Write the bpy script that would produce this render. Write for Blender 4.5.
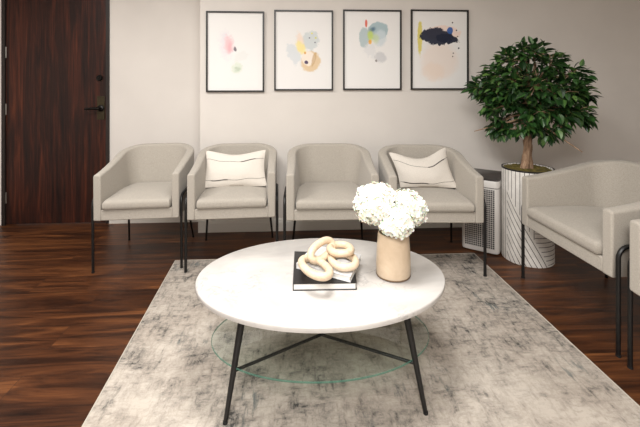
import bpy, bmesh, math, random
from mathutils import Vector, Matrix, noise

for o in list(bpy.data.objects):
    bpy.data.objects.remove(o)
sc = bpy.context.scene
COL = sc.collection
PI = math.pi
R = math.radians

# ------------------------------------------------------------------ camera
cam_data = bpy.data.cameras.new('camera')
cam_data.sensor_width = 36
cam_data.lens = 390 / 640 * 36
cam_data.shift_y = -130.5 / 640
cam = bpy.data.objects.new('camera', cam_data)
cam.location = (0, 0, 1.3)
cam.rotation_euler = (R(90), 0, R(-3.2))
COL.objects.link(cam)
sc.camera = cam

# ------------------------------------------------------------------ world, lights, exposure
w = bpy.data.worlds.new('world')
w.use_nodes = True
w.node_tree.nodes['Background'].inputs[0].default_value = (1.0, 0.95, 0.9, 1)
w.node_tree.nodes['Background'].inputs[1].default_value = 0.35
sc.world = w

def area(name, loc, size, power, color, sy=None, rot=(0, 0, 0)):
    l = bpy.data.lights.new(name, 'AREA')
    l.energy = power
    l.color = color
    l.size = size
    if sy:
        l.shape = 'RECTANGLE'
        l.size_y = sy
    o = bpy.data.objects.new(name, l)
    o.location = loc
    o.rotation_euler = rot
    COL.objects.link(o)
    return o

area('ceiling_panel_light', (0.0, 1.3, 2.56), 0.6, 26, (1.0, 0.985, 0.965), 0.6)
area('ceiling_panel_light', (-0.35, -0.9, 2.56), 1.2, 98, (1.0, 0.985, 0.965), 1.2)
area('ceiling_panel_light', (-1.7, 1.9, 2.56), 1.2, 26, (1.0, 0.985, 0.965), 0.6)

sc.view_settings.view_transform = 'Standard'
sc.view_settings.look = 'None'
sc.view_settings.gamma = 1
sc.view_settings.exposure = 0.80
sc.view_settings.use_curve_mapping = False

# ------------------------------------------------------------------ node helpers
def lin(c):
    out = []
    for v in c[:3]:
        v = v / 255
        out.append(v / 12.92 if v <= 0.04045 else ((v + 0.055) / 1.055) ** 2.4)
    return (*out, 1)

class NT:
    def __init__(s, name, rough=0.5, color=None, metallic=0.0, spec=0.5):
        s.m = bpy.data.materials.new(name)
        s.m.use_nodes = True
        s.t = s.m.node_tree
        s.b = s.t.nodes['Principled BSDF']
        s.b.inputs['Roughness'].default_value = rough
        s.b.inputs['Metallic'].default_value = metallic
        s.b.inputs['Specular IOR Level'].default_value = spec
        if color:
            s.b.inputs['Base Color'].default_value = lin(color)
    def n(s, ty, **kw):
        nd = s.t.nodes.new(ty)
        for k, v in kw.items():
            setattr(nd, k, v)
        return nd
    def l(s, a, b):
        s.t.links.new(a, b)
    def setin(s, sock, v):
        if hasattr(v, 'is_output'):
            s.l(v, sock)
        else:
            sock.default_value = v
    def coord(s, scale=(1, 1, 1), loc=(0, 0, 0), rot=(0, 0, 0)):
        tc = s.n('ShaderNodeTexCoord')
        mp = s.n('ShaderNodeMapping')
        mp.inputs['Scale'].default_value = scale
        mp.inputs['Location'].default_value = loc
        mp.inputs['Rotation'].default_value = rot
        s.l(tc.outputs['Object'], mp.inputs[0])
        return mp.outputs[0]
    def noise(s, vec, scale, detail=4, rough=0.55, dist=0.0, out='Fac'):
        nd = s.n('ShaderNodeTexNoise')
        s.l(vec, nd.inputs['Vector'])
        nd.inputs['Scale'].default_value = scale
        nd.inputs['Detail'].default_value = detail
        nd.inputs['Roughness'].default_value = rough
        nd.inputs['Distortion'].default_value = dist
        return nd.outputs[out]
    def ramp(s, fac, stops):
        nd = s.n('ShaderNodeValToRGB')
        el = nd.color_ramp.elements
        while len(el) > 1:
            el.remove(el[0])
        el[0].position = stops[0][0]
        el[0].color = stops[0][1]
        for p, c in stops[1:]:
            e = el.new(p)
            e.color = c
        s.l(fac, nd.inputs[0])
        return nd.outputs[0]
    def math(s, op, a, b=0.0, c=0.0):
        nd = s.n('ShaderNodeMath', operation=op)
        s.setin(nd.inputs[0], a)
        s.setin(nd.inputs[1], b)
        s.setin(nd.inputs[2], c)
        return nd.outputs[0]
    def mix(s, fac, a, b, mode='MIX'):
        nd = s.n('ShaderNodeMix', data_type='RGBA', blend_type=mode)
        s.setin(nd.inputs[0], fac)
        s.setin(nd.inputs[6], a)
        s.setin(nd.inputs[7], b)
        return nd.outputs[2]
    def sep(s, vec):
        nd = s.n('ShaderNodeSeparateXYZ')
        s.l(vec, nd.inputs[0])
        return nd.outputs
    def sstep(s, v, a, b):
        nd = s.n('ShaderNodeMapRange', interpolation_type='SMOOTHSTEP')
        s.setin(nd.inputs[0], v)
        nd.inputs[1].default_value = a
        nd.inputs[2].default_value = b
        return nd.outputs[0]
    def bump(s, h, strength=0.2, dist=0.01):
        nd = s.n('ShaderNodeBump')
        nd.inputs['Strength'].default_value = strength
        nd.inputs['Distance'].default_value = dist
        s.l(h, nd.inputs['Height'])
        s.l(nd.outputs[0], s.b.inputs['Normal'])
    def base(s, c):
        s.setin(s.b.inputs['Base Color'], c)

# ------------------------------------------------------------------ materials
def m_wall():
    t = NT('wall_paint', 0.85, spec=0.2)
    v = t.coord()
    c = t.ramp(t.noise(v, 3, 3), [(0.3, lin((216, 210, 203))), (0.7, lin((221, 215, 208)))])
    t.base(c)
    t.bump(t.noise(v, 220, 2), 0.08, 0.002)
    return t.m

def m_trim():
    t = NT('trim_paint', 0.45, (226, 222, 214))
    return t.m

def m_ceiling():
    return NT('ceiling_paint', 0.9, (225, 222, 216)).m

def m_floor():
    t = NT('floor_wood', 0.36, spec=0.3)
    v = t.coord()
    br = t.n('ShaderNodeTexBrick')
    br.offset = 0.37
    br.offset_frequency = 2
    t.l(v, br.inputs['Vector'])
    br.inputs['Color1'].default_value = (0, 0, 0, 1)
    br.inputs['Color2'].default_value = (1, 1, 1, 1)
    br.inputs['Mortar'].default_value = (0.5, 0.5, 0.5, 1)
    br.inputs['Scale'].default_value = 1
    br.inputs['Mortar Size'].default_value = 0.0012
    br.inputs['Mortar Smooth'].default_value = 0.1
    br.inputs['Bias'].default_value = 0
    br.inputs['Brick Width'].default_value = 1.22
    br.inputs['Row Height'].default_value = 0.18
    # each plank gets its own grain
    off = t.n('ShaderNodeVectorMath', operation='MULTIPLY_ADD')
    t.l(br.outputs['Color'], off.inputs[0])
    off.inputs[1].default_value = (17, 9, 5)
    t.l(v, off.inputs[2])
    mp = t.n('ShaderNodeMapping')
    mp.inputs['Scale'].default_value = (0.9, 9, 1)
    t.l(off.outputs[0], mp.inputs[0])
    g1 = t.noise(mp.outputs[0], 1.5, 6, 0.6, 1.1)
    mp2 = t.n('ShaderNodeMapping')
    mp2.inputs['Scale'].default_value = (2.5, 60, 1)
    t.l(off.outputs[0], mp2.inputs[0])
    g2 = t.noise(mp2.outputs[0], 2, 3, 0.6, 0.3)
    f = t.math('ADD', t.math('MULTIPLY', g1, 0.8), t.math('MULTIPLY', g2, 0.2))
    c = t.ramp(f, [(0.30, lin((26, 14, 9))), (0.43, lin((54, 30, 17))), (0.54, lin((84, 49, 27))),
                   (0.66, lin((120, 76, 43))), (0.78, lin((68, 38, 21)))])
    tone = t.ramp(br.outputs['Color'], [(0, (0.72, 0.68, 0.66, 1)), (1, (1.12, 1.1, 1.05, 1))])
    c = t.mix(1.0, c, tone, 'MULTIPLY')
    c = t.mix(t.math('MULTIPLY', br.outputs['Fac'], 0.75), c, lin((30, 13, 8)))
    t.base(c)
    t.setin(t.b.inputs['Roughness'], t.ramp(f, [(0.2, (0.3, 0.3, 0.3, 1)), (0.8, (0.46, 0.46, 0.46, 1))]))
    t.bump(t.math('SUBTRACT', t.math('MULTIPLY', g2, 0.25), br.outputs['Fac']), 0.25, 0.002)
    return t.m

def m_door():
    t = NT('door_veneer', 0.42, spec=0.35)
    v = t.coord((9, 9, 0.8))
    g1 = t.noise(v, 1.6, 6, 0.62, 0.9)
    v2 = t.coord((55, 55, 1.6))
    g2 = t.noise(v2, 1.5, 3, 0.6, 0.2)
    f = t.math('ADD', t.math('MULTIPLY', g1, 0.6), t.math('MULTIPLY', g2, 0.4))
    c = t.ramp(f, [(0.34, lin((17, 7, 6))), (0.47, lin((38, 16, 10))), (0.57, lin((64, 28, 16))), (0.70, lin((96, 48, 26)))])
    t.base(c)
    t.bump(g2, 0.1, 0.002)
    return t.m

def m_fabric():
    t = NT('chair_fabric', 0.92, spec=0.15)
    v = t.coord()
    f = t.math('ADD', t.math('MULTIPLY', t.noise(t.coord((1, 1, 3)), 120, 2), 0.5), t.math('MULTIPLY', t.noise(t.coord((3, 3, 1)), 120, 2), 0.5))
    t.base(t.ramp(f, [(0.3, lin((154, 147, 137))), (0.7, lin((180, 173, 162)))]))
    t.b.inputs['Sheen Weight'].default_value = 0.15
    t.bump(f, 0.25, 0.002)
    return t.m

def m_metal():
    t = NT('black_metal', 0.42, spec=0.5)
    v = t.coord()
    t.base(t.ramp(t.noise(v, 40, 2), [(0.3, lin((11, 10, 10))), (0.7, lin((17, 16, 15)))]))
    return t.m

def m_rug():
    t = NT('rug_pile', 0.95, spec=0.1)
    v = t.coord()
    big = t.noise(v, 1.1, 3, 0.6, 0.3)
    mid = t.noise(t.coord((1.0, 1.0, 1), (3, 1, 0)), 7.5, 5, 0.75, 0.3)
    stx = t.noise(t.coord((8, 27, 1)), 1.6, 4, 0.68, 0.1)
    sty = t.noise(t.coord((27, 6, 1), (4, 2, 0)), 1.6, 4, 0.68, 0.1)
    fine = t.noise(v, 90, 3, 0.75)
    streak = t.math('MAXIMUM', stx, sty)
    a = t.math('ADD', t.math('MULTIPLY', mid, 0.55), t.math('MULTIPLY', streak, 0.55))
    a = t.math('ADD', a, t.math('MULTIPLY', big, 0.40))
    a = t.math('ADD', a, t.math('MULTIPLY', fine, 0.18))
    c = t.ramp(a, [(0.74, lin((186, 178, 168))), (0.86, lin((164, 156, 147))), (0.93, lin((136, 130, 123))),
                   (0.98, lin((100, 97, 93))), (1.04, lin((70, 69, 68)))])
    warm = t.ramp(t.noise(t.coord((1, 1, 1), (9, 4, 2)), 2.2, 4, 0.6), [(0.38, (0.90, 0.87, 0.84, 1)), (0.6, (1.05, 1.04, 1.02, 1))])
    c = t.mix(1.0, c, warm, 'MULTIPLY')
    # light cross-hatched scuffs
    hat = t.math('MULTIPLY', t.sstep(stx, 0.55, 0.68), t.sstep(t.noise(t.coord((1, 1, 1), (2, 7, 0)), 3.1, 3), 0.5, 0.65))
    c = t.mix(t.math('MULTIPLY', hat, 0.5), c, lin((190, 182, 170)))
    # faint blue green dye left in a few spots
    dye = t.math('MULTIPLY', t.sstep(t.noise(t.coord((1, 1, 1), (5, 3, 1)), 3.4, 3), 0.60, 0.72), t.sstep(sty, 0.5, 0.62))
    c = t.mix(t.math('MULTIPLY', dye, 0.6), c, lin((92, 104, 104)))
    t.base(c)
    t.bump(t.math('ADD', fine, a), 0.3, 0.003)
    return t.m

def m_marble():
    t = NT('white_marble', 0.2, spec=0.5)
    v = t.coord()
    d = t.noise(v, 2.2, 5, 0.6, 0, 'Color')
    vm = t.n('ShaderNodeVectorMath', operation='MULTIPLY_ADD')
    t.l(d, vm.inputs[0]); vm.inputs[1].default_value = (0.6, 0.6, 0.6); t.l(v, vm.inputs[2])
    n = t.noise(vm.outputs[0], 4.2, 5, 0.6)
    vein = t.math('ABSOLUTE', t.math('SUBTRACT', n, 0.5))
    thin = t.math('SUBTRACT', 1.0, t.sstep(vein, 0.0, 0.022))
    mask = t.sstep(t.noise(v, 2.6, 2), 0.42, 0.60)
    soft = t.noise(v, 2.0, 4, 0.6, 1.0)
    c = t.ramp(soft, [(0.3, lin((178, 174, 170))), (0.62, lin((204, 200, 195)))])
    c = t.mix(t.math('MULTIPLY', t.math('MULTIPLY', thin, mask), 0.42), c, lin((134, 131, 129)))
    t.base(c)
    return t.m

def m_glass(name, tint, edge=False):
    m = bpy.data.materials.new(name); m.use_nodes = True
    nt = m.node_tree; nt.nodes.clear()
    out = nt.nodes.new('ShaderNodeOutputMaterial')
    tr = nt.nodes.new('ShaderNodeBsdfTransparent'); tr.inputs[0].default_value = tint
    gl = nt.nodes.new('ShaderNodeBsdfGlossy'); gl.inputs['Roughness'].default_value = 0.02
    fr = nt.nodes.new('ShaderNodeFresnel'); fr.inputs[0].default_value = 1.45
    mx = nt.nodes.new('ShaderNodeMixShader')
    ge = nt.nodes.new('ShaderNodeNewGeometry'); inv = nt.nodes.new('ShaderNodeMath'); inv.operation = 'SUBTRACT'; inv.inputs[0].default_value = 1
    ml = nt.nodes.new('ShaderNodeMath'); ml.operation = 'MULTIPLY'
    nt.links.new(ge.outputs['Backfacing'], inv.inputs[1]); nt.links.new(fr.outputs[0], ml.inputs[0]); nt.links.new(inv.outputs[0], ml.inputs[1])
    nt.links.new(ml.outputs[0], mx.inputs[0]); nt.links.new(tr.outputs[0], mx.inputs[1]); nt.links.new(gl.outputs[0], mx.inputs[2])
    if edge:
        df = nt.nodes.new('ShaderNodeBsdfDiffuse'); df.inputs[0].default_value = lin((84, 128, 112))
        m2 = nt.nodes.new('ShaderNodeMixShader'); m2.inputs[0].default_value = 0.55
        nt.links.new(mx.outputs[0], m2.inputs[1]); nt.links.new(df.outputs[0], m2.inputs[2])
        nt.links.new(m2.outputs[0], out.inputs[0])
    else:
        nt.links.new(mx.outputs[0], out.inputs[0])
    return m

def m_planter():
    """white wooden strips with dark joints, laid vertical, slanting and level"""
    t = NT('planter_strips', 0.5)
    tc = t.n('ShaderNodeTexCoord')
    x, y, z = t.sep(tc.outputs['Object'])
    th = t.math('ARCTAN2', x, t.math('MULTIPLY', y, -1.0))
    u = t.math('MULTIPLY', th, 0.176)
    lvl = t.math('SUBTRACT', 0.475, t.math('MULTIPLY', t.math('ADD', u, 0.115), 1.75))
    def lines(coord, period, wdt):
        fr = t.math('FRACT', t.math('DIVIDE', coord, period))
        return t.math('LESS_THAN', fr, wdt / period)
    vert = lines(t.math('ADD', u, 2.0), 0.030, 0.0042)
    diag = lines(t.math('ADD', t.math('SUBTRACT', z, lvl), 5.0), 0.062, 0.0095)
    hori = lines(t.math('ADD', z, 2.0), 0.032, 0.0045)
    in_d = t.math('MULTIPLY', t.math('LESS_THAN', z, lvl), t.math('GREATER_THAN', u, -0.150))
    in_h = t.math('MULTIPLY', t.math('GREATER_THAN', u, 0.047), t.math('LESS_THAN', z, 0.30))
    def pick(m, a, b):
        return t.math('ADD', t.math('MULTIPLY', m, a), t.math('MULTIPLY', t.math('SUBTRACT', 1.0, m), b))
    f = pick(in_d, diag, pick(in_h, hori, vert))
    wn = t.noise(t.coord((8, 8, 8)), 2, 3)
    white = t.ramp(wn, [(0.3, lin((206, 201, 194))), (0.7, lin((226, 222, 216)))])
    t.base(t.mix(f, white, lin((62, 54, 50))))
    t.bump(t.math('SUBTRACT', 1.0, f), 0.4, 0.002)
    return t.m

def m_leaf():
    t = NT('ficus_leaf', 0.38, spec=0.5)
    g = t.n('ShaderNodeNewGeometry')
    c = t.ramp(g.outputs['Random Per Island'], [(0.0, lin((20, 42, 18))), (0.45, lin((38, 72, 31))), (0.8, lin((58, 94, 42))), (1.0, lin((98, 130, 62)))])
    n = t.noise(t.coord(), 60, 2)
    c = t.mix(t.math('MULTIPLY', n, 0.3), c, lin((22, 50, 22)))
    t.base(c)
    t.b.inputs['Subsurface Weight'].default_value = 0.0
    return t.m

def m_bark():
    t = NT('ficus_bark', 0.85)
    v = t.coord((14, 14, 3))
    n = t.noise(v, 2.5, 6, 0.7, 0.8)
    t.base(t.ramp(n, [(0.32, lin((78, 58, 44))), (0.5, lin((150, 120, 95))), (0.7, lin((196, 166, 138)))]))
    t.bump(n, 0.7, 0.01)
    return t.m

def m_moss():
    t = NT('moss', 0.95)
    n = t.noise(t.coord(), 38, 5, 0.7)
    t.base(t.ramp(n, [(0.3, lin((58, 52, 18))), (0.5, lin((104, 92, 34))), (0.7, lin((140, 122, 54)))]))
    t.bump(n, 1.0, 0.02)
    return t.m

def m_petal():
    t = NT('hydrangea_petal', 0.7)
    g = t.n('ShaderNodeNewGeometry')
    c = t.ramp(g.outputs['Random Per Island'], [(0.0, lin((226, 228, 204))), (0.3, lin((242, 241, 228))), (1.0, lin((250, 249, 243)))])
    t.base(c)
    t.b.inputs['Subsurface Weight'].default_value = 0.25
    t.b.inputs['Subsurface Scale'].default_value = 0.01
    return t.m

def m_vase():
    t = NT('vase_glaze', 0.22)
    v = t.coord()
    n = t.noise(v, 9, 4, 0.6, 0.6)
    t.base(t.ramp(n, [(0.3, lin((196, 174, 148))), (0.7, lin((214, 194, 168)))]))
    return t.m

def m_palewood():
    t = NT('pale_wood', 0.5)
    n = t.noise(t.coord((1, 1, 1)), 24, 5, 0.6, 2.0)
    t.base(t.ramp(n, [(0.3, lin((200, 178, 148))), (0.6, lin((218, 198, 172))), (0.8, lin((222, 190, 166)))]))
    return t.m

def m_pillow():
    t = NT('pillow_linen', 0.95, spec=0.1)
    n = t.noise(t.coord(), 300, 2)
    t.base(t.ramp(n, [(0.3, lin((206, 199, 189))), (0.7, lin((220, 213, 203)))]))
    t.bump(n, 0.2, 0.002)
    return t.m

def m_mesh_grille():
    t = NT('perforated_grille', 0.5)
    tc = t.n('ShaderNodeTexCoord')
    x, y, z = t.sep(tc.outputs['Object'])
    P = 0.0155
    def cell(v, o=0.0):
        return t.math('SUBTRACT', t.math('FRACT', t.math('ADD', t.math('DIVIDE', v, P), 50.0 + o)), 0.5)
    def dot(o):
        a = cell(x, o); b = cell(z, o)
        return t.math('LESS_THAN', t.math('ADD', t.math('ABSOLUTE', a), t.math('ABSOLUTE', b)), 0.46)
    f = dot(0.0)
    t.base(t.mix(f, lin((176, 172, 168)), lin((30, 29, 29))))
    t.bump(t.math('SUBTRACT', 1.0, f), 0.5, 0.003)
    return t.m

M = dict(wall=m_wall(), trim=m_trim(), ceiling=m_ceiling(), floor=m_floor(), door=m_door(), fabric=m_fabric(),
         metal=m_metal(), rug=m_rug(), marble=m_marble(), planter=m_planter(), leaf=m_leaf(), bark=m_bark(),
         moss=m_moss(), petal=m_petal(), vase=m_vase(), palewood=m_palewood(), pillow=m_pillow(), grille=m_mesh_grille())
M['glass'] = m_glass('shelf_glass', (0.95, 0.985, 0.97, 1))
M['glass_edge'] = m_glass('shelf_glass_edge', (0.6, 0.85, 0.76, 1), True)
M['rug_edge'] = NT('rug_binding', 0.9, (178, 170, 157)).m
M['frame'] = NT('frame_black', 0.4, (26, 24, 24)).m
M['door_frame'] = NT('door_frame_dark', 0.45, (34, 27, 24)).m
M['bronze'] = NT('dark_bronze', 0.35, (26, 24, 22), 0.6).m
M['plate'] = NT('aged_brass_plate', 0.4, (58, 50, 32), 0.5).m
M['steel'] = NT('steel_hinge', 0.35, (150, 146, 140), 0.9).m
M['white_plastic'] = NT('white_plastic', 0.4, (214, 210, 205)).m
M['dark_plastic'] = NT('dark_plastic', 0.35, (62, 58, 56)).m
M['thread'] = NT('black_thread', 0.9, (40, 36, 34)).m
M['book_black'] = NT('book_black', 0.4, (28, 27, 28)).m
M['book_white'] = NT('book_white', 0.45, (226, 225, 224)).m
M['book_grey'] = NT('book_pale_grey', 0.4, (206, 206, 206)).m
M['pages'] = NT('book_pages', 0.9, (236, 234, 228)).m
M['stem'] = NT('flower_stem', 0.6, (86, 118, 58)).m
M['core'] = NT('flower_core', 0.8, (226, 230, 206)).m
M['glide'] = NT('rubber_glide', 0.7, (18, 18, 18)).m

# ------------------------------------------------------------------ object helpers
def link(name, me, mat=None, parent=None, angle=40, smooth=True):
    if isinstance(me, bmesh.types.BMesh):
        bm = me
        bmesh.ops.recalc_face_normals(bm, faces=bm.faces)
        me = bpy.data.meshes.new(name)
        bm.to_mesh(me); bm.free()
    if mat is not None:
        mats = mat if isinstance(mat, (list, tuple)) else [mat]
        for q in mats:
            me.materials.append(q)
    if smooth:
        me.polygons.foreach_set('use_smooth', [True] * len(me.polygons))
        me.set_sharp_from_angle(angle=R(angle))
    o = bpy.data.objects.new(name, me)
    COL.objects.link(o)
    if parent:
        o.parent = parent
    return o

def tag(o, label, cat, group=None):
    o['label'] = label; o['category'] = cat
    if group: o['group'] = group
    return o

def thing(name, label, cat, loc=(0, 0, 0), rz=0, group=None):
    o = bpy.data.objects.new(name, None)
    o.empty_display_size = 0.1
    COL.objects.link(o)
    o.location = loc; o.rotation_euler = (0, 0, rz)
    return tag(o, label, cat, group)

def struct(o):
    o['kind'] = 'structure'
    return o

def bevel(o, width, seg=2, angle=35):
    b = o.modifiers.new('bevel', 'BEVEL')
    b.width = width; b.segments = seg; b.limit_method = 'ANGLE'; b.angle_limit = R(angle)
    return o

def subsurf(o, lv=1):
    s = o.modifiers.new('subsurf', 'SUBSURF'); s.levels = lv; s.render_levels = lv
    return o

def add_box(bm, x0, x1, y0, y1, z0, z1, mi=0):
    vs = [bm.verts.new(p) for p in ((x0, y0, z0), (x1, y0, z0), (x1, y1, z0), (x0, y1, z0), (x0, y0, z1), (x1, y0, z1), (x1, y1, z1), (x0, y1, z1))]
    for f in ((0, 3, 2, 1), (4, 5, 6, 7), (0, 1, 5, 4), (1, 2, 6, 5), (2, 3, 7, 6), (3, 0, 4, 7)):
        bm.faces.new([vs[i] for i in f]).material_index = mi
    return vs

def add_tube(bm, pts, rad, seg=10, closed=False, caps=True):
    pts = [Vector(p) for p in pts]
    n = len(pts)
    rads = rad if isinstance(rad, (list, tuple)) else [rad] * n
    rings = []
    prev = None
    for i in range(n):
        if closed:
            t = (pts[(i + 1) % n] - pts[i - 1]).normalized()
        else:
            t = (pts[min(i + 1, n - 1)] - pts[max(i - 1, 0)]).normalized()
        if prev is None:
            a = Vector((0, 0, 1)) if abs(t.z) < 0.9 else Vector((1, 0, 0))
            nrm = t.cross(a).normalized()
        else:
            nrm = (prev - t * prev.dot(t)).normalized()
        prev = nrm
        b = t.cross(nrm)
        rings.append([bm.verts.new(pts[i] + (nrm * math.cos(2 * PI * k / seg) + b * math.sin(2 * PI * k / seg)) * rads[i]) for k in range(seg)])
    for i in range(n if closed else n - 1):
        A, B = rings[i], rings[(i + 1) % n]
        sh = 0
        if closed and i == n - 1:
            sh = min(range(seg), key=lambda s: sum((A[k].co - B[(k + s) % seg].co).length for k in range(seg)))
        for k in range(seg):
            bm.faces.new((A[k], A[(k + 1) % seg], B[(k + 1 + sh) % seg], B[(k + sh) % seg]))
    if caps and not closed:
        bm.faces.new(rings[0][::-1]); bm.faces.new(rings[-1])

def add_lathe(bm, prof, seg=48, cx=0, cy=0, sx=1, sy=1, mis=None):
    """prof: list of (r, z)"""
    rings = []
    for r, z in prof:
        if r < 1e-6:
            rings.append([bm.verts.new((cx, cy, z))])
        else:
            rings.append([bm.verts.new((cx + sx * r * math.cos(2 * PI * k / seg), cy + sy * r * math.sin(2 * PI * k / seg), z)) for k in range(seg)])
    for i in range(len(rings) - 1):
        A, B = rings[i], rings[i + 1]
        mi = mis[i] if mis else 0
        for k in range(seg):
            if len(A) == 1 and len(B) == 1: continue
            if len(A) == 1: f = bm.faces.new((A[0], B[k], B[(k + 1) % seg]))
            elif len(B) == 1: f = bm.faces.new((A[k], B[0], A[(k + 1) % seg]))
            else: f = bm.faces.new((A[k], A[(k + 1) % seg], B[(k + 1) % seg], B[k]))
            f.material_index = mi

def smooth_path(pts, n=6):
    """Catmull-Rom through pts"""
    P = [Vector(p) for p in pts]
    P = [P[0] * 2 - P[1]] + P + [P[-1] * 2 - P[-2]]
    out = []
    for i in range(1, len(P) - 2):
        for k in range(n):
            t = k / n
            a, b, c, d = P[i - 1], P[i], P[i + 1], P[i + 2]
            out.append(0.5 * ((2 * b) + (c - a) * t + (2 * a - 5 * b + 4 * c - d) * t * t + (3 * b - a - 3 * c + d) * t ** 3))
    out.append(P[-2])
    return out

def box_obj(name, b, mat, parent=None, bev=0):
    bm = bmesh.new(); add_box(bm, *b)
    o = link(name, bm, mat, parent)
    if bev: bevel(o, bev)
    return o

# ------------------------------------------------------------------ room shell
XL, XR, YB, YL, YF, ZC = -3.4, 3.35, 3.45, 3.72, -2.6, 2.6
XJ = -0.853
DX0, DX1, DZ = -2.70, -1.745, 2.14        # door opening
struct(box_obj('floor', (XL - 0.1, XR + 0.1, YF - 0.1, YL + 0.2, -0.1, 0), M['floor']))
struct(box_obj('ceiling', (XL - 0.1, XR + 0.1, YF - 0.1, YL + 0.2, ZC, ZC + 0.1), M['ceiling']))
# the wall behind the chairs stands forward of the door wall
struct(box_obj('wall_back', (XJ, XR + 0.1, YB, YL + 0.2, 0, ZC), M['wall']))
bm = bmesh.new()
add_box(bm, XL - 0.1, DX0, YL, YL + 0.2, 0, ZC)
add_box(bm, DX1, XJ, YL, YL + 0.2, 0, ZC)
add_box(bm, DX0, DX1, YL, YL + 0.2, DZ, ZC)
struct(link('wall_door_side', bm, M['wall'], smooth=False))
struct(box_obj('wall_left', (XL - 0.1, XL, YF, YL, 0, ZC), M['wall']))
struct(box_obj('wall_right', (XR, XR + 0.1, YF, YB, 0, ZC), M['wall']))
struct(box_obj('wall_front', (XL, XR, YF - 0.1, YF, 0, ZC), M['wall']))

def baseboard(name, p0, p1, n):
    """profile extruded from p0 to p1, n = direction into the room"""
    prof = [(0, 0), (0.014, 0), (0.014, 0.078), (0.010, 0.085), (0.010, 0.094), (0.006, 0.104), (0, 0.108)]
    bm = bmesh.new()
    p0 = Vector((*p0, 0)); p1 = Vector((*p1, 0)); n = Vector((*n, 0))
    rr = []
    for p in (p0, p1):
        rr.append([bm.verts.new(p + n * a + Vector((0, 0, b))) for a, b in prof])
    for i in range(len(prof)):
        j = (i + 1) % len(prof)
        bm.faces.new((rr[0][i], rr[0][j], rr[1][j], rr[1][i]))
    bm.faces.new(rr[0]); bm.faces.new(rr[1][::-1])
    return struct(link(name, bm, M['trim'], angle=20))
baseboard('baseboard_back', (XJ - 0.014, YB), (XR, YB), (0, -1))
baseboard('baseboard_jog', (XJ, YB), (XJ, YL), (-1, 0))
baseboard('baseboard_door_side', (DX1 + 0.001, YL), (XJ - 0.014, YL), (0, -1))
baseboard('baseboard_left', (XL, YF), (XL, YL), (1, 0))
baseboard('baseboard_right', (XR, YF), (XR, YB - 0.014), (-1, 0))

# door
door = struct(box_obj('door_1', (DX0 + 0.032, DX1 - 0.032, YL + 0.004, YL + 0.048, 0.008, DZ - 0.032), M['door']))
bm = bmesh.new()
add_box(bm, DX0, DX0 + 0.029, YL - 0.012, YL + 0.11, 0, DZ)
add_box(bm, DX1 - 0.029, DX1, YL - 0.012, YL + 0.11, 0, DZ)
add_box(bm, DX0 + 0.029, DX1 - 0.029, YL - 0.012, YL + 0.11, DZ - 0.029, DZ)
struct(link('trim_1', bm, M['door_frame'], smooth=False))
p = box_obj('escutcheon_plate', (-1.858, -1.790, YL - 0.004, YL + 0.004, 0.962, 1.178), M['plate'], door, 0.002)
bm = bmesh.new()
add_lathe(bm, [(0, 0), (0.030, 0), (0.030, 0.008), (0.022, 0.016), (0.013, 0.018), (0.012, 0.048), (0, 0.048)], 24)
bmesh.ops.rotate(bm, verts=bm.verts, cent=(0, 0, 0), matrix=Matrix.Rotation(R(90), 3, 'X'))
bmesh.ops.translate(bm, verts=bm.verts, vec=(-1.822, YL - 0.004, 1.066))
add_tube(bm, smooth_path([(-1.815, YL - 0.05, 1.066), (-1.86, YL - 0.053, 1.067), (-1.91, YL - 0.052, 1.064), (-1.945, YL - 0.047, 1.060)], 4),
         [0.013] * 5 + [0.011] * 5 + [0.009] * 3, 12)
link('door_handle', bm, M['bronze'], door)
bm = bmesh.new()
add_lathe(bm, [(0, 0), (0.028, 0), (0.028, 0.012), (0.022, 0.020), (0, 0.022)], 28)
bmesh.ops.rotate(bm, verts=bm.verts, cent=(0, 0, 0), matrix=Matrix.Rotation(R(90), 3, 'X'))
bmesh.ops.translate(bm, verts=bm.verts, vec=(-1.837, YL + 0.004, 1.346))
add_box(bm, -1.841, -1.833, YL - 0.028, YL - 0.014, 1.334, 1.358)
link('deadbolt', bm, M['bronze'], door)
for z in (0.25, 1.06, 1.58):
    bm = bmesh.new()
    add_tube(bm, [(DX0 + 0.034, YL - 0.001, z - 0.05), (DX0 + 0.034, YL - 0.001, z + 0.05)], 0.006, 10)
    link('hinge', bm, M['steel'], door)

# ------------------------------------------------------------------ rug
bm = bmesh.new()
c = [(-0.895, 2.90), (1.335, 2.895), (1.40, -0.35), (-0.70, -0.35)]
def quad_slab(bm, cs, z0, z1, mi=0):
    lo = [bm.verts.new((x, y, z0)) for x, y in cs]; hi = [bm.verts.new((x, y, z1)) for x, y in cs]
    bm.faces.new(hi).material_index = mi; bm.faces.new(lo[::-1]).material_index = mi
    for i in range(4):
        j = (i + 1) % 4
        bm.faces.new((lo[i], lo[j], hi[j], hi[i])).material_index = mi
quad_slab(bm, c, 0.0, 0.006)
rug = tag(link('area_rug', bm, M['rug'], smooth=False), 'large distressed grey and cream area rug under the coffee table', 'rug')
bm = bmesh.new()
cs = [Vector((x, y, 0.004)) for x, y in c]
path = []
for i in range(4):
    a, b = cs[i], cs[(i + 1) % 4]
    for k in range(12):
        path.append(a.lerp(b, k / 12))
add_tube(bm, path, 0.004, 6, closed=True)
link('binding', bm, M['rug_edge'], rug)

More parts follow.
